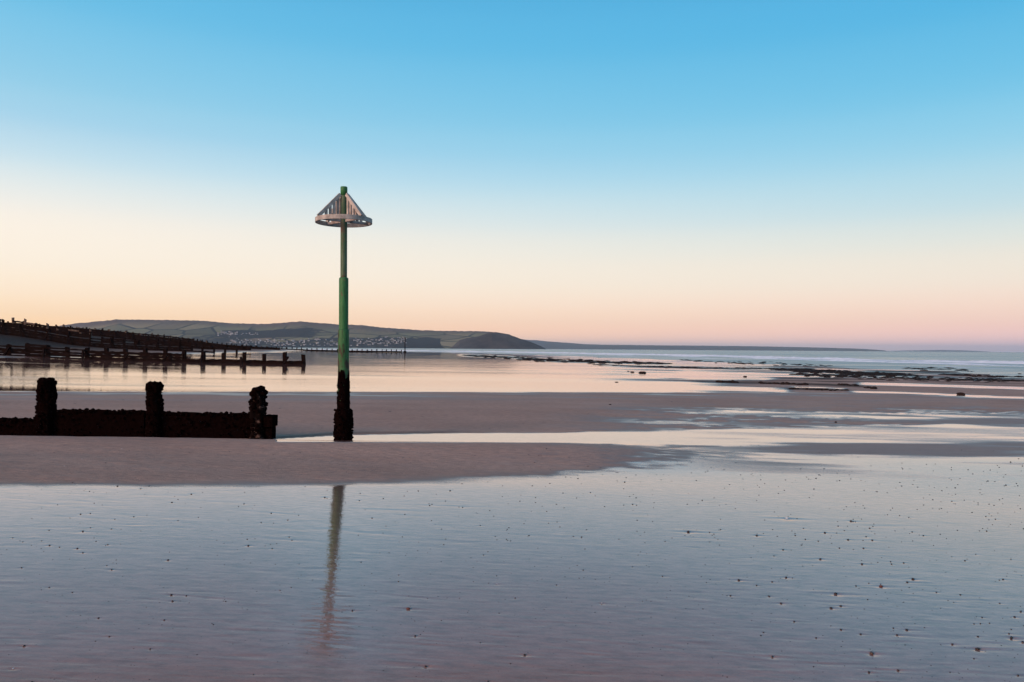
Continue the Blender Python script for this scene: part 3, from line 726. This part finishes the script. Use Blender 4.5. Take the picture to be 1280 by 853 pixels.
def near_groyne():
    Y = 13.75
    g = thing('groyne', (X_at(250, Y), Y, -0.1), 'black mussel crusted timber groyne beside the green pole, three posts showing', 'groyne', 'timber groynes across the beach')
    ox, oy, oz = g.location
    bounds = [(59, 474.0, 9.4, 0.8), (194, 479.0, 9.0, 0.75), (323.5, 485.5, 9.2, 0.8)]
    for n, (px, py, half, rag) in enumerate(bounds):
        zt = Z_at(px, py, Y); r = half * Y / FPX
        zs = np.linspace(-0.55, zt - 0.02, 40)
        prof = []
        for z in zs:
            w = 1.0 if z < zt - 0.35 else 1.0 - 0.24 * ((z - zt + 0.35) / 0.35) ** 2
            prof.append((r * 0.93 * w, z - oz))
        if n == 1: prof = [(a * (1 - 0.16 * math.exp(-((b + oz - zt + 0.17) / 0.05) ** 2) + 0.10 * math.exp(-((b + oz - zt + 0.05) / 0.05) ** 2)), b) for a, b in prof]
        prof.append((r * 0.62, zt - oz)); prof.append((r * 0.2, zt + 0.005 - oz))
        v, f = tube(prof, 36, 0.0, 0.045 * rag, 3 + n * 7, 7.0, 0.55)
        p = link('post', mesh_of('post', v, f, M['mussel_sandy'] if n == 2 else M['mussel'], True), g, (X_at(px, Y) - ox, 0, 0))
        # clusters of mussels standing proud of the timber
        j = Join(); rs = np.random.RandomState(100 + n)
        for _ in range(230):
            a = rs.uniform(0, 2 * math.pi); z = rs.uniform(-0.1, zt + 0.005)
            w = 1.0 if z < zt - 0.35 else 1.0 - 0.28 * ((z - zt + 0.35) / 0.35) ** 2
            rr = r * 0.98 * w * rs.uniform(0.92, 1.06)
            if z > zt - 0.04: rr *= rs.uniform(0.2, 1.0)
            s, fz = stone(int(rs.randint(1000)), ICO1, 0.3, 0.9)
            if z > zt - 0.10: s = s * 1.5
            j.add(s * rs.uniform(0.016, 0.046) + np.array([rr * math.cos(a), rr * math.sin(a), z - oz]), fz)
        for kx in ((-0.07, 0.065) if n == 0 else (-0.05, 0.06) if n == 2 else ()):
            s, fz = stone(17 + n, ICO2, 0.3, 0.95); j.add(s * (0.07 if n == 0 else 0.055) + np.array([kx, -0.03, zt - 0.03 - oz]), fz)
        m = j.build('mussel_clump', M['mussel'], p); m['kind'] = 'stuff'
    if True:
        p3 = X_at(339, Y) - ox
        v, f = plank_mesh(0.16, 0.30, 0.20, 77, 0.016)
        link('waling_end', mesh_of('waling_end', np.array(v) - np.array([0.08, 0, 0]), f, M['mussel'], False), g, (p3, 0.02, Z_at(338, 533, Y) - oz))
        v, f = plank_mesh(0.14, 0.22, 0.62, 78, 0.016)
        v = np.array(v); v[:, 0] -= 0.09
        link('brace', mesh_of('brace', v, f, M['mussel'], False), g, (p3, 0.05, Z_at(338, 534, Y) - oz - 0.62))
    bays = [(-150, 50, 521.5, 31), (66, 181.5, 512.5, 41), (204, 316, 516.0, 51)]
    for (pa, pb, ytop, seed) in bays:
        zt = Z_at((pa + pb) / 2, ytop, Y); xa, xb = X_at(pa, Y), X_at(pb, Y)
        n = 4; z0 = -0.5; hh = (zt - z0) / n
        for i in range(n):
            top = (i == n - 1)
            v, f = plank_mesh(xb - xa, 0.075, hh + (0.0 if top else 0.03), seed + i, 0.022 if top else 0.012)
            o = link('plank', mesh_of('plank', v, f, M['mussel'], False), g, (xa - ox, 0.02 + 0.012 * (i % 2), z0 + i * hh - oz))
            o.rotation_euler.y = 0.008
        j = Join(); rs = np.random.RandomState(seed)
        for _ in range(int((xb - xa) * 130)):
            x = rs.uniform(xa, xb); z = zt + rs.uniform(-0.05, 0.012) - 0.008 * (x - xa) if rs.rand() < 0.45 else rs.uniform(-0.1, zt)
            s, fz = stone(int(rs.randint(1000)), ICO1, 0.3, 0.9)
            j.add(s * rs.uniform(0.012, 0.036) + np.array([x - ox, -0.03 + rs.uniform(-0.02, 0.05), z - oz]), fz)
        m = j.build('mussel_clump', M['mussel'], g); m['kind'] = 'stuff'
near_groyne()

def timber(rx, ry, h, seed, lean=0.0):
    v, f = box(0, 0, h / 2 - 0.3, rx * 2, ry * 2, h + 0.6)
    rs = np.random.RandomState(seed)
    v = np.array(v); v[:, 2] += (v[:, 2] > 0) * rs.uniform(-0.05, 0.05, len(v)); v[:, :2] *= 1 + rs.uniform(-0.08, 0.08, (len(v), 2))
    return v, f

def far_groyne(label, Y, px_end, px_start, spacing, post_h, boards, mats, seed, half=0.13, dy=0.0):
    """posts and boards running straight up the beach at distance Y; boards(X, bay) gives the boards of one bay as (low, high) above the sand"""
    xe, x = X_at(px_end, Y), X_at(px_end, Y)
    g = thing('groyne', (xe, Y, float(ground_z(xe, Y))), label, 'groyne', 'timber groynes across the beach')
    gx, gy, gz = g.location
    rs = np.random.RandomState(seed)
    xs = []
    while x > X_at(px_start, Y): xs.append(x); x -= spacing * rs.uniform(0.95, 1.05)
    pm = [mesh_of('post', *timber(half, half, 1.0, seed + q), mats[0], False) for q in range(4)]
    pm2 = [mesh_of('post', *timber(half, half, 1.0, seed + q), mats[2], False) for q in range(4)]
    for i, x in enumerate(xs):
        z = float(ground_z(x, Y)); h = post_h(x, i) * rs.uniform(0.86, 1.08)
        pale = mats[3](x, i)
        o = link('post', (pm2 if pale else pm)[rs.randint(4)], g, (x - gx, dy, z - gz)); o.scale = (1, 1, h)
        o.rotation_euler = (rs.uniform(-0.03, 0.03), rs.normal() * 0.035, rs.uniform(-0.1, 0.1))
    for i in range(len(xs) - 1):
        xa, xb = xs[i + 1], xs[i]; za, zb = float(ground_z(xa, Y)), float(ground_z(xb, Y))
        for q, (lo, hi, pale) in enumerate(boards((xa + xb) / 2, i)):
            rag = [rs.uniform(-0.035, 0.035) for _ in range(6)]
            n = 6; v, f = [], []
            for k in range(n + 1):
                t = k / n; X = xa + (xb - xa) * t - gx; Z = za + (zb - za) * t - gz
                w = rag[k % 6] if hi > 0.1 else 0
                off = -half - 0.05 - 0.006 * q
                v += [(X, off - 0.04, Z + lo), (X, off + 0.04, Z + lo), (X, off + 0.04, Z + hi + w), (X, off - 0.04, Z + hi + w)]
            for k in range(n):
                a = 4 * k
                for e in range(4): f.append((a + e, a + 4 + e, a + 4 + (e + 1) % 4, a + (e + 1) % 4))
            f += [(0, 1, 2, 3), (4 * n + 3, 4 * n + 2, 4 * n + 1, 4 * n)]
            link('plank', mesh_of('plank', v, f, mats[2] if pale else mats[1]), g)
    for i in range(1, len(xs) - 1, 2):                        # raking struts, some fallen askew
        x = xs[i]; z = float(ground_z(x, Y))
        v, f = box(0, 0, 0.5, 0.16, 0.16, 1.0)
        if i == 1: BR[seed] = mesh_of('brace', v, f, mats[1])
        o = link('brace', BR[seed], g, (x - gx + 0.1, -0.9, z - gz - 0.1)); o.scale = (1, 1, post_h(x, i) * rs.uniform(0.8, 1.05))
        o.rotation_euler = (-math.atan2(0.8, post_h(x, i)) * rs.uniform(0.7, 1.0), rs.uniform(-0.45, 0.45), 0)
    return g

BR = {}
WD, WB, WP = M['wood_dark'], M['wood_brown'], M['wood_pale']
Y2 = 70.0
def boards2(X, i):
    px = 640 + X / Y2 * FPX
    if px > 236: return [(-0.3, 0.32, False)]
    if px > 100: return [(-0.3, 0.26, False), (0.27, 0.52, False), (0.53, 0.80, False)]
    if px > 52: return [(-0.3, 0.10, False), (0.16, 0.42, False), (0.43, 0.60, False), (0.76, 0.90, False)] if i % 2 else [(-0.3, 0.12, False), (0.15, 0.50, False), (0.51, 0.70, False), (0.80, 0.95, False)]
    if px > 24: return [(-0.3, 0.30, False), (0.31, 0.62, False), (0.63, 0.95, False), (0.96, 1.15, False)]
    return [(-0.3, 0.14, False), (0.20, 0.40, False), (0.41, 0.70, False), (0.80, 0.95, False)]
far_groyne('dark groyne with short posts reflected in the wet flat, the nearer of the far ones', Y2, 380, -200, 1.83,
           lambda x, i: 1.02 if x > X_at(236, Y2) else (1.10 if x > X_at(110, Y2) else 1.18), boards2, (WD, WD, WB, lambda x, i: False), 201, 0.15)
Y3 = 127.0
def boards3(X, i):
    px = 640 + X / Y3 * FPX
    if px > 262: return [(0.62, 0.80, False)]
    if px > 238: return [(0.0, 0.25, False), (0.55, 0.8, False)]
    if px > 120: return [(-0.3, 0.38, False), (0.39, 0.72, False), (0.80, 1.05, False)] + ([(1.06, 1.36, False), (1.37, 1.66, False)] if i % 3 else [(1.3, 1.5, False)])
    return [(-0.4, 0.45, False), (0.46, 0.95, False), (0.96, 1.30, False), (1.40, 1.72, False)] + ([(1.73, 2.05, False), (2.3, 2.55, i % 2 == 0)] if i % 4 else [(1.73, 2.0, False)])
far_groyne('tall timber groyne with bleached posts and rails climbing the shingle bank', Y3, 296, -200, 1.85,
           lambda x, i: 0.9 if x > X_at(238, Y3) else (2.05 if x > X_at(118, Y3) else 2.8), boards3, (WD, WD, WP, lambda x, i: x < X_at(120, Y3) and i % 3 != 0), 211, 0.14)
Y4 = 184.0
far_groyne('dark groyne behind the tall one, its outer end a solid wall of boards', Y4, 313, -200, 1.9,
           lambda x, i: 1.25 if x > X_at(240, Y4) else 1.9,
           lambda X, i: [(-0.3, 0.5, False), (0.51, 1.05, False)] + ([(1.08, 1.5, False)] if X < X_at(230, Y4) else []),
           (WD, WD, WP, lambda x, i: x < X_at(190, Y4) and i % 2 == 0), 221, 0.15)
Y5 = 241.0
far_groyne('row of post tops just showing beyond the solid boarded groyne', Y5, 350, -100, 1.95, lambda x, i: 1.6 if x < X_at(260, Y5) else 0.9,
           lambda X, i: [(-0.3, 0.75, False)] + ([(0.9, 1.3, False)] if X < X_at(240, Y5) else []), (WB, WD, WP, lambda x, i: i % 3 == 0), 231, 0.16)
Y6 = 298.0
far_groyne('farthest thin groyne reaching out to a lone dark mark post', Y6, 502, 60, 1.95, lambda x, i: 1.05,
           lambda X, i: [(-0.4, 0.42, False)], (WD, WD, WP, lambda x, i: False), 241, 0.17)

# ------------------------------------------------------------------ the green beacon, and its far twin
def beacon():
    Y = 13.8
    px0, base = 430.3, -0.12
    zz = lambda y: 1.6 + (434.7 - y) / FPX * Y - base
    b = thing('beacon', (X_at(px0, Y), Y, base), 'tall green and rust navigation pole with a conical slatted topmark, standing beside the near groyne', 'beacon')
    b.rotation_euler.y = -0.0065
    m = lambda px: px * Y / FPX
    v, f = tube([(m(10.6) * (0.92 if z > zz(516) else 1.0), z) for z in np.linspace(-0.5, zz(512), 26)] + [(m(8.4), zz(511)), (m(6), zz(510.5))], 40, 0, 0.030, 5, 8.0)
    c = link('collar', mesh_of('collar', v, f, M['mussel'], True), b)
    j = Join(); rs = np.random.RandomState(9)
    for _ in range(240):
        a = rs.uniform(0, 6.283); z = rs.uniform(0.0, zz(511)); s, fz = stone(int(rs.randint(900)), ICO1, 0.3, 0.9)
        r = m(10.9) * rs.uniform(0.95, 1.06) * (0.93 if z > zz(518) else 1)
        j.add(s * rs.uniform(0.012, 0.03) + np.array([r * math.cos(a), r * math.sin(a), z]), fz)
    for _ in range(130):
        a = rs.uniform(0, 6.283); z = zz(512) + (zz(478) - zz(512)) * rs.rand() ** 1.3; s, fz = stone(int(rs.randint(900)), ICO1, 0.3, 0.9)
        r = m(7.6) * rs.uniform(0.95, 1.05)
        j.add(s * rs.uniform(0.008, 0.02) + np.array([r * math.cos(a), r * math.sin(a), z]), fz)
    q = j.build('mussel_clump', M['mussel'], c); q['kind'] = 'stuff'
    v, f = tube([(m(7.6 if z < zz(495) else 7.3), z) for z in np.linspace(zz(514), zz(470), 24)], 32, 0, 0.012, 6, 9.0)
    # ragged upper edge of the weed: the crust climbs higher on some sides
    v = np.array(v); ang = np.arctan2(v[:, 1], v[:, 0]); topm = v[:, 2] > zz(474)
    v[:, 2] += topm * 0.22 * fbm(np.cos(ang) * 1.5 + 3, np.sin(ang) * 1.5, 4, 3)
    link('weed_crust', mesh_of('weed_crust', v, f, M['mussel'], True), b)
    v, f = tube([(m(6.9), z) for z in np.linspace(zz(512), zz(413.5), 20)] + [(m(6.6), zz(412.5)), (m(6.1), zz(411.8))], 32, 0, 0.003, 8, 5.0)
    link('lower_tube', mesh_of('lower_tube', v, f, M['green_weedy'], True), b)
    v, f = tube([(m(5.8), z) for z in np.linspace(zz(416), zz(349), 14)] + [(m(5.5), zz(347.8)), (m(4.4), zz(347))], 32)
    link('middle_tube', mesh_of('middle_tube', v, f, M['green'], True), b)
    v, f = tube([(m(4.1), z) for z in np.linspace(zz(349), zz(243), 20)], 28)
    link('upper_tube', mesh_of('upper_tube', v, f, M['green_worn'], True), b)
    v, f = tube([(m(4.3), zz(244.5)), (m(4.3), zz(234)), (m(4.0), zz(233.4)), (m(2.0), zz(233))], 28)
    link('cap', mesh_of('cap', v, f, M['green'], True), b)
    # hoop
    zr = zz(276.3); ro, ri, hh = m(35.0), m(33.0), m(2.7)
    n = 64; v, f = [], []
    for i in range(n):
        a = 2 * math.pi * i / n; ca, sa = math.cos(a), math.sin(a)
        v += [(ro * ca, ro * sa, zr - hh), (ro * ca, ro * sa, zr + hh), (ri * ca, ri * sa, zr + hh), (ri * ca, ri * sa, zr - hh)]
    for i in range(n):
        a, c2 = 4 * i, 4 * ((i + 1) % n)
        for e in range(4): f.append((a + e, c2 + e, c2 + (e + 1) % 4, a + (e + 1) % 4))
    link('hoop', mesh_of('hoop', v, f, M['topmark'], False), b)
    # four slatted fins
    def bar(p, q, w, t, name, mat, az):
        p, q = Vector(p), Vector(q); d = (q - p); L = d.length; d.normalize()
        side = Vector((0, 1, 0)); up = d.cross(side).normalized(); v = []
        for s in (0, L):
            for (a, c2) in ((-1, -1), (1, -1), (1, 1), (-1, 1)): v.append(p + d * s + side * (a * t / 2) + up * (c2 * w / 2))
        f = [(0, 1, 2, 3), (7, 6, 5, 4)] + [(e, e + 4, (e + 1) % 4 + 4, (e + 1) % 4) for e in range(4)]
        rot = Matrix.Rotation(az, 3, 'Z')
        link(name, mesh_of(name, [rot @ x for x in v], f, mat), b)
    ztop = zz(243.5)
    for a in (40, 140, 220, 320):
        az = R(a)
        bar((m(5.2), 0, ztop), (m(34.6), 0, zr + hh * 0.9), m(4.2), m(2.6), 'strut', M['topmark'], az)
        bar((m(4.3), 0, zr), (m(33.0), 0, zr), m(3.0), m(2.4), 'spoke', M['topmark_rusty'], az)
        for k, r in enumerate((8.2, 13.4, 18.6, 24.0)):
            zt = ztop + (zr + hh - ztop) * (r - 5.2) / (34.6 - 5.2)
            bar((m(r), 0, zr), (m(r), 0, zt), m(3.3), m(1.9), 'slat', M['topmark_rusty'] if (k + a // 40) % 2 else M['topmark'], az)
beacon()

def mark_post():
    Y = 298.0; x = X_at(506.3, Y); z = float(ground_z(x, Y))
    b = thing('mark_post', (x, Y, z), 'thin dark mark post standing at the outer end of the farthest groyne', 'post')
    h = Z_at(506, 423.5, Y) - z
    v, f = tube([(0.24, -0.4), (0.22, 1.0), (0.17, h * 0.55), (0.14, h)], 10)
    link('pole', mesh_of('pole', v, f, M['wood_dark'], True), b)
    v, f = tube([(0.62, -0.3), (0.60, 0.35), (0.45, 0.5)], 10, 0, 0.06, 3, 3.0)
    link('collar', mesh_of('collar', v, f, M['mussel'], True), b)
    v, f = tube([(0.26, h - 0.1), (0.26, h + 0.35), (0.05, h + 0.4)], 10)
    link('cap', mesh_of('cap', v, f, M['wood_dark'], True), b)
mark_post()

# ------------------------------------------------------------------ rocks
ROCKS = [mesh_of('rock', *stone(s, ICO2, 0.35, 0.55), M['rock']) for s in range(20, 30)]
rr = random.Random(21)
def rock(px, py, wpx, label, group=None, hfac=1.0):
    x, y, z = ground_at(px, py); s = wpx * y / FPX / 2
    o = link('rock', rr.choice(ROCKS), None, (x, y, z + s * 0.12)); o.scale = (s, s * rr.uniform(0.6, 1.0), s * hfac * rr.uniform(0.75, 1.1))
    o.rotation_euler.z = rr.uniform(-0.5, 0.5)
    return tag(o, label, 'rock', group)
rock(1201, 493.5, 9.5, 'single black boulder beside the thin bright water channel, out on its own', None, 1.1)
rock(803.5, 466.5, 8.5, 'dark flat boulder alone on the shining wet flat', None, 0.9)
rock(790.5, 465.5, 5, 'small dark rock just left of the flat boulder on the wet flat', None, 0.9)
rock(785.5, 464.6, 3, 'tiniest rock beside the flat boulder on the wet flat', None, 0.8)
rock(931.5, 471.5, 4, 'upright black stone standing in a strip of bright water', None, 1.4)
rock(771, 478, 4, 'low dark stone in the wet flat near the edge of the bank', None, 0.7)
rock(1275, 468.5, 5.5, 'black rock at the edge of the sea by the right border', None, 1.1)
rock(763, 506, 4, 'dark stone lying on the middle of the drained bank', None, 0.6)
rock(1045, 528.5, 3.5, 'upright dark stone in the pale shallow pool', None, 1.5)
for n, a, b, y0, y1, sz, lab, grp in ((26, 896, 922, 477.5, 478.8, 5, 'weedy rock in the left heap of the middle reef', 'rocks heaped at the left of the middle reef'),
                                (46, 946, 1010, 479.2, 481.4, 4.6, 'weedy rock in the long middle row of the reef', 'rocks in the middle row of the reef'),
                                (18, 1048, 1072, 480.6, 482.4, 4, 'weedy rock in the short row right of the middle reef', 'rocks in the short row of the reef'),
                                (9, 1080, 1094, 484.5, 486.2, 4.5, 'weedy rock beside the end of the dark sand tongue', 'rocks beside the dark sand tongue'),
                                (26, 985, 1060, 486.2, 489.0, 4, 'weedy rock along the dark sand tongue', 'rocks along the dark sand tongue'),
                                (14, 1206, 1228, 469.6, 471.5, 4.5, 'weedy rock in the low heap at the water edge', 'rocks heaped at the water edge')):
    for _ in range(n):
        t = rr.random()
        rock(a + (b - a) * t, y0 + (y1 - y0) * t + rr.uniform(-0.7, 0.7), sz * rr.uniform(0.6, 1.5), lab, grp, rr.uniform(0.9, 1.5))

def reef(label, pts, th, n, size_px, seed):
    """a low weed covered reef: hundreds of stones too far off to pick apart"""
    rs = np.random.RandomState(seed); j = Join()
    xs = [a for a, _ in pts]; ys = [b for _, b in pts]
    for _ in range(n):
        px = rs.uniform(xs[0], xs[-1]); w = math.sin(math.pi * (px - xs[0]) / (xs[-1] - xs[0])) ** 0.6
        py = np.interp(px, xs, ys) + rs.normal() * th * 0.5 * w
        x, y, z = ground_at(px, py); z = max(z, SEA_Z - 0.02)
        s, f = stone(int(rs.randint(400)), ICO1, 0.35, 0.5)
        k = size_px * rs.uniform(0.4, 1.2) * y / FPX / 2
        j.add(s * np.array([k * 1.7, k * 1.3, min(k, 0.34) * 0.8]) + np.array([x, y, z]), f)
    o = j.build('reef', M['rock']); return tag(o, label, 'reef', None, 'stuff')
reef('long dark reef between the wet flat and the sea, below the headland', [(578, 444.4), (625, 446.6), (670, 449.2), (715, 451.6), (765, 453.2), (838, 455)], 2.2, 420, 5.5, 1)
reef('thin dark line of weed covered stones below the long reef', [(742, 456), (800, 458.4), (880, 460.4), (962, 461.2)], 0.7, 180, 4.5, 2)
reef('broad black ledge at the sea edge right of the middle', [(960, 461.5), (1020, 464.5), (1060, 466.5), (1100, 468), (1142, 469.2)], 2.2, 460, 6.5, 3)
reef('black ledge standing in the shallows towards the right', [(1178, 468.6), (1190, 469.0), (1205, 469.6)], 0.7, 110, 6, 4)
reef('scattered dark skerries in the shallows beyond the ledges', [(1130, 461.5), (1150, 462.2), (1180, 463), (1220, 465)], 1.2, 46, 6, 5)
reef('scattered dark stones awash left of the surf', [(850, 450), (890, 453), (960, 455), (1040, 458)], 1.6, 90, 4.5, 6)
reef('low dark patches of weed on the right hand flat', [(990, 468), (1080, 471.5), (1160, 473.5), (1285, 477)], 3.4, 330, 5.5, 7)
reef('thin black line of rocks along the water edge by the right border', [(1206, 470), (1240, 471), (1290, 472)], 0.8, 110, 5, 8)

# ------------------------------------------------------------------ pebbles and shells on the wet sand
PEB = {k: [mesh_of('pebble', *stone(s, ICO1 if k == 'dark' else ICO2, 0.2, 0.62), M[m], True) for s in range(40, 45)]
       for k, m in (('dark', 'pebble'), ('brown', 'pebble_brown'), ('red', 'pebble_red'), ('grey', 'pebble'))}
def shell_mesh():
    v, f = [], []; n = 11; m = 6
    for j in range(m + 1):
        r = j / m
        for i in range(n):
            a = R(-70 + 140 * i / (n - 1))
            rib = 1 + 0.05 * (i % 2) * r
            v.append((r * math.sin(a) * rib, r * math.cos(a) * rib - 0.45, 0.42 * math.sin(math.pi * min(r * 0.55 + 0.12, 1)) * (1 - 0.35 * (abs(i - 5) / 5) ** 2) - 0.1 + 0.03 * (i % 2) * r))
    for j in range(m):
        for i in range(n - 1): f.append((j * n + i, j * n + i + 1, (j + 1) * n + i + 1, (j + 1) * n + i))
    k = len(v); v += [(a, b, c - 0.06) for a, b, c in v]
    f += [tuple(q + k for q in reversed(p)) for p in f]
    for i in range(n - 1):
        a = m * n + i; f.append((a, a + 1, a + 1 + k, a + k))
    return mesh_of('seashell', v, f, M['shell'], False)
SHELL = shell_mesh()
pr = random.Random(5)
def pebble(px, py, wpx, kind, label, cat, group=None):
    x, y, z = ground_at(px, py); s = wpx * y / FPX / 2 * 0.82
    o = link('seashell' if kind == 'shell' else 'pebble', SHELL if kind == 'shell' else pr.choice(PEB[kind]), None, (x, y, z + s * (0.1 if kind != 'shell' else 0.08)))
    k = pr.uniform(0.75, 1.1)
    o.scale = (s, s * k, s * pr.uniform(0.8, 1.1)); o.rotation_euler.z = pr.uniform(0, 6.28)
    return tag(o, label, cat, group)
for px, py, w, kind, lab, cat in SPECIAL: pebble(px, py, w, kind, lab, cat)
for px, py, w, kind in SPOTS:
    side = ('left of the pole reflection' if px < 395 else 'just right of the pole reflection' if px < 860 else 'at the strewn right side')
    row = 'on the pale sheet under the bar' if py < 690 else 'on the darker nearest sand' if py > 765 else 'halfway down the wet sand'
    size = 'dark pebble' if w > 2.9 else 'tiny dark chip'
    pebble(px, py, w, kind, size + ' ' + row + ', ' + side, 'pebble', 'small dark pebbles ' + side)
j = Join(); rs = np.random.RandomState(8)
for _ in range(1700):
    px = -100 + 1480 * (1 - rs.rand() ** 1.5); py = 560 + 300 * rs.rand() ** 1.4
    if py < 606 - 0.045 * max(0, px - 500) and rs.rand() < 0.8: continue
    x, y, z = ground_at(px, py); s, f = stone(int(rs.randint(200)), ICO1, 0.25, 0.7)
    j.add(s * (rs.uniform(0.3, 0.8) if py > 690 or px < 480 else rs.uniform(0.4, 1.05)) * y / FPX + np.array([x, y, z]), f)
for _ in range(260):
    px = rs.uniform(-60, 950); py = rs.uniform(556, 603) if rs.rand() < 0.7 else rs.uniform(494, 540)
    x, y, z = ground_at(px, py); s, f = stone(int(rs.randint(200)), ICO1, 0.25, 0.5); k = rs.uniform(0.3, 0.8) * y / FPX
    j.add(s * np.array([k * rs.uniform(1, 3.0), k, k * 0.8]) + np.array([x, y, z]), f)
tag(j.build('shell_grit', M['pebble']), 'tiny dark grit and shell scraps scattered over the wet sand', None, None, 'stuff')

# ------------------------------------------------------------------ haze between here and the far coast
def haze():
    v, f = box(0, 19000, 150 - 6.0, 80000, 42000, 312)
    me = mesh_of('haze', v, f, [])
    m = bpy.data.materials.new('haze'); m.use_nodes = True; n = m.node_tree.nodes; n.clear()
    o = n.new('ShaderNodeOutputMaterial'); pv = n.new('ShaderNodeVolumePrincipled')
    pv.inputs['Color'].default_value = (0.60, 0.78, 0.96, 1); pv.inputs['Density'].default_value = HAZE_D; pv.inputs['Anisotropy'].default_value = 0.0
    m.node_tree.links.new(pv.outputs[0], o.inputs['Volume'])
    me.materials.append(m)
    tag(link('haze', me), None, None, None, 'stuff')
haze()
